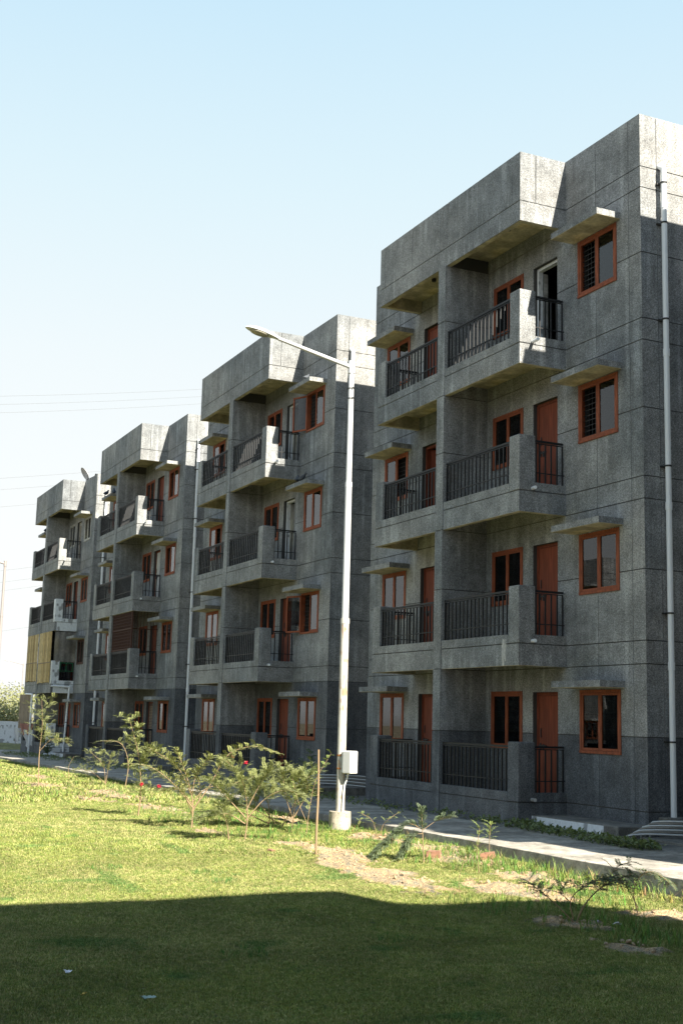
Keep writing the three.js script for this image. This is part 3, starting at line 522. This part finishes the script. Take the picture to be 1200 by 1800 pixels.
{
  const t = plant('flowering_shrub', 'spreading shrub with red powder puff flowers at the middle of the lawn edge', 'shrub', -5.27, 6.56, { mat: LM.yellow, dense: 2.4, leaf: .18, pairs: 8, ll: .05, lw: .02, droop: .6, along: .9, branches: [
    { pts: [lean(0, 0), lean(.0, .5), lean(.15, 1.0), lean(.35, 1.45)], r: .022, n: 15 }, { pts: [lean(0, .35), lean(-.3, .8), lean(-.6, 1.35), lean(-1.1, 1.52), lean(-1.5, 1.4)], r: .018, n: 24, from: .3 }, { pts: [lean(0, .4), lean(.35, .8), lean(.8, 1.1), lean(1.25, 1.15)], r: .016, n: 20, from: .3 },
    { pts: [lean(0, .45), lean(.25, .7), lean(.65, .7)], r: .012, n: 14 }, { pts: [lean(0, .5), lean(-.25, .75), lean(-.75, .85), lean(-1.15, 1.0)], r: .012, n: 20 }, { pts: [lean(.02, .6), lean(-.05, 1.0), lean(-.3, 1.3)], r: .012, n: 14 }, { pts: [lean(.02, .6), lean(.3, 1.1), lean(.85, 1.45)], r: .012, n: 16 }, { pts: [lean(0, .3), lean(.1, .6, -.3), lean(.2, 1.0, -.6)], r: .012, n: 12 }, { pts: [lean(0, .3), lean(-.1, .6, .3), lean(0, .9, .7)], r: .012, n: 12 }] });
  for (const [s, h, d] of [[-.93, 1.22, 0], [.95, .78, .1], [.62, .76, 0], [-.68, 1.32, .1]]) {
    const g = []; for (let i = 0; i < 46; i++) { const v = new THREE.Vector3(R(-1, 1), R(-.7, 1), R(-1, 1)).normalize().multiplyScalar(R(.03, .046)); g.push(cyl([0, 0, 0], [v.x, v.y, v.z], .0025, .004, 3)); }
    const f = mesh('flower', mergeGeometries(g), M([.62, .02, .06]), t); f.position.set(...lean(s, h, d));
  }
}
const ac = { dense: 1.7, leaf: .3, pairs: 12, ll: .05, lw: .014, droop: .5, second: 1, along: 1.1 };
plant('acacia_shrub', 'dense feathery acacia shrub left of the wooden stake', 'shrub', -2.6, 6.5, { ...ac, mat: LM.olive, branches: [{ pts: [lean(0, 0), lean(-.03, .5), lean(.1, 1.05), lean(.35, 1.3)], r: .016, n: 16 }, { pts: [lean(0, .35), lean(-.3, .7), lean(-.6, .85), lean(-.85, .8)], n: 12 }, { pts: [lean(0, .4), lean(.3, .7), lean(.55, .95)], n: 12 }, { pts: [lean(0, .3), lean(.3, .45), lean(.7, .4)], n: 10 }, { pts: [lean(0, .5), lean(-.2, .9), lean(-.35, 1.15)], n: 10 }, { pts: [lean(.25, 0), lean(.3, .3), lean(.4, .55)], n: 5 }] });
plant('acacia_shrub', 'darker feathery acacia shrub behind the dense one, near the kerb', 'shrub', -5.0, 4.85, { ...ac, mat: LM.mid, branches: [{ pts: [lean(.2, 0), lean(.25, .5), lean(.5, .95)], n: 12 }, { pts: [lean(0, 0), lean(-.2, .4), lean(-.35, .75), lean(-.6, 1.1)], n: 12 }, { pts: [lean(0, .1), lean(.5, .35), lean(1.0, .5)], n: 12 }, { pts: [lean(.1, .1), lean(.4, .45), lean(.9, .85)], n: 12 }, { pts: [lean(.2, .1), lean(.8, .3), lean(1.5, .28)], n: 12 }] });
plant('acacia_shrub', 'upright feathery acacia shrub just left of the wooden stake', 'shrub', -4.3, 4.75, { ...ac, mat: LM.olive, branches: [{ pts: [lean(.15, 0), lean(.1, .5), lean(.05, 1.05)], r: .014, n: 14 }, { pts: [lean(.1, .2), lean(.25, .6), lean(.35, 1.1)], n: 12 }, { pts: [lean(.1, .3), lean(-.1, .7), lean(-.1, 1.0)], n: 8 }] });
plant('sapling', 'thin wispy sapling between the wooden stake and the lamp', 'sapling', -3.6, 4.75, { mat: LM.lime, leaf: .14, pairs: 7, ll: .035, lw: .014, branches: [{ pts: [lean(.15, 0), lean(.1, .5), lean(.0, 1.0), lean(-.25, 1.45)], r: .009, n: 22, from: .25 }, { pts: [lean(.12, .2), lean(.3, .6), lean(.42, 1.0)], r: .007, n: 12 }] });
plant('bent_shrub', 'shrub with a bent grey green spray touching the bare soil', 'shrub', .83, 4.9, { mat: LM.blue, dense: 3, leaf: .13, pairs: 10, ll: .042, lw: .013, droop: .3, along: 1.3, branches: [{ pts: [lean(0, 0), lean(.02, .35), lean(.05, .8)], r: .013, n: 6, from: .6 }, { pts: [lean(.02, .5), lean(.25, .58), lean(.55, .35), lean(.85, .05)], r: .009, n: 34, from: .1 }, { pts: [lean(.02, .45), lean(.2, .4), lean(.35, .15)], r: .007, n: 18, from: .1 }, { pts: [lean(.02, .5), lean(-.2, .65), lean(-.4, .7)], r: .006, n: 8 }] });
const sm = { leaf: .13, pairs: 8, ll: .03, lw: .012, droop: .6 };
plant('seedling', 'yellowish seedling at the kerb right of the lamp footing', 'seedling', -2.6, 3.9, { ...sm, mat: LM.lime, branches: [{ pts: [lean(0, 0), lean(-.05, .25), lean(-.3, .45)], r: .006, n: 7 }, { pts: [lean(.05, 0), lean(.15, .3), lean(.35, .42)], r: .006, n: 7 }] });
plant('seedling', 'yellow green seedling standing before the path at the nearest balcony', 'seedling', 2.37, 4.86, { ...sm, leaf: .2, mat: LM.lime, branches: [{ pts: [lean(0, 0), lean(.03, .35), lean(0, .66)], r: .007, n: 14, from: .3 }] });
plant('seedling', 'seedling with bright tips standing on the sunlit path edge', 'seedling', 1.0, 3.85, { ...sm, leaf: .18, mat: LM.lime, branches: [{ pts: [lean(0, 0), lean(0, .3), lean(-.02, .52)], r: .006, n: 12, from: .5 }] });
plant('seedling', 'nearly bare thin twig in the soil patch before the stake', 'seedling', 3.46, 6.83, { ...sm, mat: LM.olive, branches: [{ pts: [lean(0, 0), lean(.03, .18), lean(0, .36)], r: .004, n: 3, from: .7 }] });
plant('seedling', 'tall bare twig at the shadow edge on the right', 'seedling', 5.0, 6.7, { ...sm, mat: LM.olive, branches: [{ pts: [lean(0, 0), lean(.03, .3), lean(-.05, .6)], r: .004, n: 4, from: .7 }] });
plant('seedling', 'tiny seedling before the round lamp footing', 'seedling', -1.9, 4.7, { ...sm, mat: LM.lime, branches: [{ pts: [lean(0, 0), lean(.02, .2), lean(-.05, .42)], r: .004, n: 6 }] });
plant('open_shrub', 'open forked shrub with fern leaves at the shadow edge in the right foreground', 'shrub', 6.59, 6.24, { mat: LM.dark, dense: 2.2, leaf: .17, pairs: 11, ll: .036, lw: .012, droop: .6, twig: 1, branches: [
  { pts: [lean(0, 0), lean(-.1, .22), lean(-.3, .42), lean(-.6, .55)], r: .013, n: 15, from: .5 }, { pts: [lean(0, .02), lean(.18, .2), lean(.38, .36), lean(.52, .46)], r: .01, n: 9, from: .55 }, { pts: [lean(.02, .08), lean(.05, .25), lean(-.05, .38), lean(-.28, .5)], r: .009, n: 10, from: .5 }, { pts: [lean(.05, .25), lean(.15, .34), lean(.1, .44)], r: .005, n: 4 }, { pts: [lean(-.3, .42), lean(-.45, .62), lean(-.6, .68)], r: .005, n: 5 }] });
plant('open_shrub', 'drooping fern leaved shrub behind the forked one at the right', 'shrub', 6.2, 5.1, { mat: LM.dark, dense: 2.2, leaf: .17, pairs: 11, ll: .036, lw: .012, droop: .9, twig: 1, branches: [{ pts: [lean(0, 0), lean(.05, .3), lean(-.1, .5), lean(-.35, .4)], r: .009, n: 14, from: .4 }, { pts: [lean(0, .1), lean(.15, .35), lean(.35, .42)], r: .007, n: 10 }] });
{ // stake
  const s = thing('wooden_stake', 'thin upright wooden stake in the soil patch left of the lamp', 'stake', [.58, G(.58, 6.58) - .1, 6.58]);
  mesh('shaft', tube([[0, 0, 0], [.012, .5, .01], [-.005, 1.0, -.008], [.006, 1.62, .012]], .02, .014, 14, 7), mat.stem, s);
  const knots = []; for (const y of [.55, .95, 1.3]) knots.push(new THREE.SphereGeometry(.012, 6, 5).translate(.012, y, .008)); mesh('knot', mergeGeometries(knots), mat.stem, s);
}
// bricks, litter
function chunk(name, label, cat, x, z, s, m, yaw) {
  const g = new THREE.BoxGeometry(...s, 4, 3, 3), p = g.attributes.position; for (let i = 0; i < p.count; i++) { const k = 1 + (vnoise(p.getX(i) * 30 + x * 9, p.getY(i) * 30 + p.getZ(i) * 30, 101) - .5) * .22; p.setXYZ(i, p.getX(i) * k, p.getY(i) * k, p.getZ(i) * k); } g.computeVertexNormals();
  const o = mesh(name, boxUV(g), m, scene); o.userData = { label, category: cat }; o.position.set(x, G(x, z) + s[1] * .32, z); o.rotation.set(R(-.1, .1), yaw, R(-.12, .12)); return o;
}
chunk('brick_piece', 'broken pale red brick piece beside the bent shrub', 'brick', 1.0, 4.83, [.2, .12, .14], mat.brick, .9);
chunk('brick_piece', 'whole flat brick lying in the grass below the path', 'brick', 1.5, 4.2, [.24, .09, .11], mat.brick, 1.1);
chunk('brick_piece', 'brick bit at the left edge of the bare soil', 'brick', .1, 7.1, [.1, .06, .07], mat.brick, .3);
function litter(label, x, z, w, l, m = mat.paper, name = 'paper_scrap') {
  const g = new THREE.PlaneGeometry(w, l, 6, 5); g.rotateX(-Math.PI / 2); const p = g.attributes.position; for (let i = 0; i < p.count; i++) p.setY(i, .02 + vnoise(p.getX(i) * 40 + x, p.getZ(i) * 40, 103) * .035); g.computeVertexNormals();
  const mm = m.clone(); mm.side = THREE.DoubleSide; const o = mesh(name, g, mm, scene); o.userData = { label, category: 'litter' }; o.position.set(x, G(x, z) + .02, z); o.rotation.y = R(0, 3); return o;
}
litter('white paper scrap alone in the shaded lower left lawn', 7.77, 11.92, .075, .04);
litter('yellow white wrapper at the lower left of the shaded lawn', 8.5, 11.97, .06, .03, M([.6, .42, .1]));
litter('white paper scrap under the open forked shrub', 6.95, 5.97, .09, .05);
litter('lilac paper scrap beside the forked shrub stems', 6.8, 6.1, .08, .05, M([.55, .5, .62]));
litter('grey green scrap lying low at the bottom left of the lawn', 8.75, 11.55, .12, .035, M([.35, .45, .4]));
litter('white paper scrap among the weeds on the path', -1.1, 1.6, .12, .12);

// ---------------------------------------------------------------- grass and weeds
function blades(n, h, w, spread, bend) {
  const p = [], id = [];
  for (let i = 0; i < n; i++) {
    const a = R(0, 6.28), r = spread * Math.sqrt(rnd()), x = Math.cos(a) * r, z = Math.sin(a) * r, f = R(0, 6.28), hh = h * R(.55, 1.15), b = bend * R(.3, 1.3) * hh, k = p.length / 3;
    const sx = Math.cos(f) * w / 2, sz = Math.sin(f) * w / 2, dx = -Math.sin(f) * b, dz = Math.cos(f) * b;
    p.push(x - sx, 0, z - sz, x + sx, 0, z + sz, x - sx * .7 + dx * .4, hh * .6, z - sz * .7 + dz * .4, x + sx * .7 + dx * .4, hh * .6, z + sz * .7 + dz * .4, x + dx, hh, z + dz); id.push(k, k + 1, k + 2, k + 1, k + 3, k + 2, k + 2, k + 3, k + 4);
  }
  const g = new THREE.BufferGeometry(); g.setAttribute('position', new THREE.Float32BufferAttribute(p, 3)); g.setIndex(id); g.computeVertexNormals(); return g;
}
const cam2 = [18.0882, 14.4208], dirA = Math.atan2(-.42, -.907);
function grass(name, label, geo, items, m) {
  const im = new THREE.InstancedMesh(geo, m, items.length), q = new THREE.Object3D(), c = new THREE.Color(); im.name = name;
  items.forEach(([x, y, z, s, col], i) => { q.position.set(x, y, z); q.rotation.set(0, hash(i, 3, 9) * 6.28, 0); q.scale.set(s, s * (.7 + .6 * hash(i, 5, 9)), s); q.updateMatrix(); im.setMatrixAt(i, q.matrix); im.setColorAt(i, c.setRGB(...col)); });
  im.castShadow = im.receiveShadow = true; im.userData = { kind: 'stuff', label, category: 'grass' }; scene.add(im);
}
const gcol = (x, z) => {
  const n = vnoise(x * .6, z * .6, 111), n2 = vnoise(x * 2.6, z * 2.6, 112), r = rnd(), lush = smooth(.8, .97, vnoise(x * 1.9 + 40, z * 1.9, 113)) * .8;
  let c = r < .30 + (n - .5) * .35 ? [.48, .44, .18] : r < .58 ? [.30, .33, .07] : [.18, .255, .05];
  if (lush > rnd()) c = [.13, .23, .05];
  const v = R(.7, 1.2) * (.9 + (n2 - .5) * .3); return c.map((k) => k * v);
};
{
  const near = [], mid = [], far = [];
  const scatter = (list, r0, r1, count, s0) => { for (let i = 0; i < count; i++) { const r = Math.sqrt(r0 * r0 + (r1 * r1 - r0 * r0) * rnd()), a = dirA + R(-.36, .36), x = cam2[0] + Math.cos(a) * r, z = cam2[1] + Math.sin(a) * r; if (z < 3.8 || z > 45 || x > 19) continue; const d = dirtAt(x, z); if (d > .35 && rnd() < d * 1.15) continue; list.push([x, G(x, z) - .004, z, s0 * R(.75, 1.3), gcol(x, z)]); } };
  scatter(near, 7.5, 13, 170000, .9); scatter(near, 13, 19, 160000, 1.05); scatter(mid, 19, 30, 150000, 1.35); scatter(far, 30, 75, 170000, 2.1);
  const gm = M([1, 1, 1], { side: THREE.DoubleSide, roughness: .85 });
  const g1 = blades(9, .022, .0042, .032, 1.2);
  grass('lawn_grass', 'short dry green and straw coloured lawn grass', g1, near, gm);
  grass('lawn_grass_001', 'short lawn grass in the middle distance', blades(8, .024, .006, .032, 1.2), mid, gm);
  grass('lawn_grass_002', 'short sunlit lawn grass far off at the left', blades(6, .03, .008, .03, .9), far, gm);
  const tall = []; const tuftAt = (x, z, r, n, s, col) => { for (let i = 0; i < n; i++) { const a = R(0, 6.28), q = r * Math.sqrt(rnd()), xx = x + Math.cos(a) * q, zz = z + Math.sin(a) * q; if (zz < 3.82) continue; tall.push([xx, G(xx, zz) - .01, zz, s * R(.6, 1.3), (col || [.13, .22, .04]).map((k) => k * R(.7, 1.25))]); } };
  for (let x = -42; x < 8.5; x += .16) if (vnoise(x * .8, 7, 121) > .3 || x > 2.2) tuftAt(x + R(-.1, .1), 3.95 + R(0, .25), .18, 7, (x > 2 ? 1.25 : .85), rnd() < .3 ? [.28, .27, .09] : undefined);
  for (const [x, z, r, n] of [[-3.4, 4.6, .7, 120], [-5.3, 6.2, 1.2, 160], [-2.5, 6.2, 1.1, 120], [1.3, 4.5, .9, 160], [2.2, 4.4, .8, 120], [.2, 4.2, .9, 110], [4.3, 4.7, .7, 80], [5.6, 5.2, .6, 60], [6.6, 6.0, .6, 90], [7.7, 6.1, .5, 90], [-8, 6.6, .7, 60], [-.6, 5.2, .7, 50], [5.2, 6.4, .7, 70], [-6.5, 5.2, 1.2, 120], [-14, 6.3, 1.2, 60], [3.7, 4.0, .6, 70]]) tuftAt(x, z, r, n, 1, undefined);
  for (const [x, z] of [[1.9, 8.7], [1.2, 9.9], [4.0, 9.4], [7.2, 10.2], [7.0, 8.6], [2.6, 8.8], [-2.3, 12.2], [-9, 9.5]]) tuftAt(x, z, .22, 60, .45, [.08, .2, .035]);
  grass('tall_grass', 'taller green grass tufts along the kerb and around the shrubs', blades(6, .13, .007, .04, .8), tall, gm);
  // broad leaved weeds on the shaded pavement joint
  const B = leafBuf(); const weed = (x, z, r, n) => { for (let i = 0; i < n; i++) { const a = R(0, 6.28), q = r * Math.sqrt(rnd()), d = new THREE.Vector3(Math.cos(i), R(.2, 1), Math.sin(i * 1.7)).normalize(); const o = new THREE.Vector3(x + Math.cos(a) * q * 1.6, .02 + R(0, .1) + slope(x), z + Math.sin(a) * q); leaflet(B, o, d, new THREE.Vector3(R(-.4, .4), 1, R(-.4, .4)).normalize(), R(.06, .11), R(.04, .07)); } };
  for (const [x, z, r, n] of [[-5, 1.3, .2, 30], [-3, 1.45, .25, 60], [-2.2, 1.55, .3, 90], [-1.6, 1.5, .3, 140], [-.9, 1.6, .3, 150], [-.2, 1.65, .3, 150], [.5, 1.7, .3, 160], [1.1, 1.75, .3, 190], [1.7, 1.7, .33, 260], [2.0, 1.75, .25, 150], [-2.0, 1.2, .25, 120], [-4.2, 1.4, .3, 40], [-6.3, 1.5, .5, 80], [-8, 1.4, .5, 80], [-9.5, 1.6, .5, 90], [-11.8, 1.0, .6, 160], [-12.8, .6, .6, 160], [-14, 1.4, .6, 140], [-16, 1.6, .5, 60], [-20, 1.7, .8, 120], [-24, 1.6, .8, 140], [-29, 1.7, 1, 200], [-33, 1.6, 1, 160], [-37, 1.7, 1, 160], [-41, 1.8, 1.2, 260], [-43.5, 2, 1.2, 260], [-46, 1.8, 1, 160]]) weed(x, z, r, n);
  const w = mesh('weeds', finishLeaves(B), LM.mid, scene); w.userData = { kind: 'stuff', label: 'dark green broad leaved weeds in the joint between path and pavement', category: 'weeds' };
  // soil clods
  const cg = [], ic = new THREE.IcosahedronGeometry(1, 0); const items = [];
  for (const [x, z, rx, rz] of dirt) for (let i = 0; i < 110 * rx; i++) { const a = R(0, 6.28), q = Math.sqrt(rnd()); const xx = x + Math.cos(a) * rx * q, zz = z + Math.sin(a) * rz * q, s = Math.pow(rnd(), 3) * .028 + .006; items.push([xx, G(xx, zz) + s * .2, zz, s]); }
  const im = new THREE.InstancedMesh(ic, M([.62, .46, .29], { map: plasterMap }), items.length), q = new THREE.Object3D(); im.name = 'soil_clods'; items.forEach(([x, y, z, s], i) => { q.position.set(x, y, z); q.rotation.set(R(0, 6), R(0, 6), R(0, 6)); q.scale.set(s * R(.7, 1.5), s * R(.5, .9), s); q.updateMatrix(); im.setMatrixAt(i, q.matrix); }); im.userData = { kind: 'stuff', label: 'loose pale soil clods on the bare patches', category: 'soil' }; im.castShadow = im.receiveShadow = true; scene.add(im);
}
// shrubs by the blocks
plant('shrub', 'dark upright weed bush at the gap beside the nearest block', 'shrub', -11.9, 1.2, { mat: LM.dark, leaf: .25, pairs: 8, ll: .07, lw: .03, branches: [{ pts: [[0, .2, 0], [.05, .7, 0], [.0, 1.25, .05]], n: 18, from: .1 }, { pts: [[0, .2, 0], [-.2, .6, .1], [-.3, 1.0, .1]], n: 14, from: .1 }] });
plant('shrub', 'dark bush against the silver painted corner of the farthest block', 'shrub', -42.0, 1.4, { mat: LM.dark, leaf: .3, pairs: 8, ll: .1, lw: .05, branches: [{ pts: [[0, .2, 0], [.05, .7, 0], [.0, 1.3, .05]], n: 16, from: .1 }, { pts: [[0, .2, 0], [-.3, .6, .1], [-.5, .8, .1]], n: 14, from: .1 }] });

// ---------------------------------------------------------------- far left: trees, wall, wires
function tree(label, x, z, h, r, n, m) {
  const t = thing('tree', label, 'tree', [x, -.7, z]); mesh('trunk', mergeGeometries([tube([[0, 0, 0], [.1, h * .3, 0], [0, h * .65, .1]], .16, .06, 10, 7), ...[0, 1.3, 2.6, 3.9, 5.2].map((a) => tube([[0, h * .3, 0], [Math.cos(a) * r * .4, h * .55, Math.sin(a) * r * .4], [Math.cos(a) * r * .75, h * .75, Math.sin(a) * r * .75]], .07, .02, 8, 5))].map((g) => g.toNonIndexed())), mat.stem, t);
  const B = leafBuf(), cl = []; for (let i = 0; i < 26; i++) cl.push([R(-.8, .8) * r, h * R(.35, .92), R(-.8, .8) * r, R(.3, .55) * r]);
  for (let i = 0; i < n; i++) { const c = cl[i % cl.length], d = new THREE.Vector3(R(-1, 1), R(-1, 1), R(-1, 1)).normalize(), o = new THREE.Vector3(c[0], c[1], c[2]).addScaledVector(d, c[3] * Math.pow(rnd(), .4)); leaflet(B, o, new THREE.Vector3(R(-1, 1), R(-1, .6), R(-1, 1)).normalize(), d, R(.14, .26), R(.07, .12)); }
  mesh('crown', finishLeaves(B), m, t);
}
tree('pale green bushy tree left of the farthest block', -64, 0.2, 3.0, 2.4, 6500, LM.far);
tree('pale tree cut by the left edge beyond the farthest block', -70, 3.6, 2.9, 2.6, 5600, LM.far);
tree('taller tree behind the pale bushy one at the left', -80, -3, 4.2, 3, 5600, LM.far);
{
  const w = thing('boundary_wall', 'low whitewashed boundary wall under the pale trees at the left', 'wall', [-62, -.6, 3]); for (const [z0, z1, y] of [[-6, -2.2, 1.9], [-2.1, 1.4, 2.0], [1.5, 5, 1.7]]) mesh('wall_panel', merged([bx(-.1, .1, 0, y, z0, z1)]), mat.whitewash, w); mesh('pillar', merged([bx(-.2, .2, 0, 2.3, 1.3, 1.6)]), mat.white, w);
  const g = new THREE.PlaneGeometry(9, 14, 30, 40); g.rotateX(-Math.PI / 2); const p = g.attributes.position; for (let i = 0; i < p.count; i++) p.setY(i, .9 * Math.exp(-Math.pow(p.getX(i) / 2.6, 2)) * (.6 + .6 * vnoise(p.getX(i) * .9, p.getZ(i) * .9, 131))); g.computeVertexNormals(); g.translate(-58, -.72, 4);
  struct('grass_bank', boxUV(g), M([.3, .29, .1], { map: concreteMap }));
}
{
  const wire = (label, a, b, sag, r, grp) => { const pts = []; for (let i = 0; i <= 10; i++) { const t = i / 10; pts.push([a[0] + (b[0] - a[0]) * t, a[1] + (b[1] - a[1]) * t - sag * 4 * t * (1 - t), a[2] + (b[2] - a[2]) * t]); } const o = mesh('power_line', tube(pts, r, r, 24, 5), M([.16, .17, .18]), scene); o.userData = { label, category: 'power line', group: grp }; };
  const Lb = 'thin faint overhead wire crossing the pale sky left of the blocks', Gp = 'power lines in the sky at the left';
  for (const [y, dz] of [[52, 0], [50.5, .5], [49, 1], [38, 0], [36, .5], [33, 1], [22.5, 0], [20.5, .4], [19, .8], [12.5, 0]]) wire(Lb, [-205, y + 15, -75 + dz], [-170, y - 12, 60 + dz], 2.2, .022, Gp);
}
renderer.render(scene, camera);
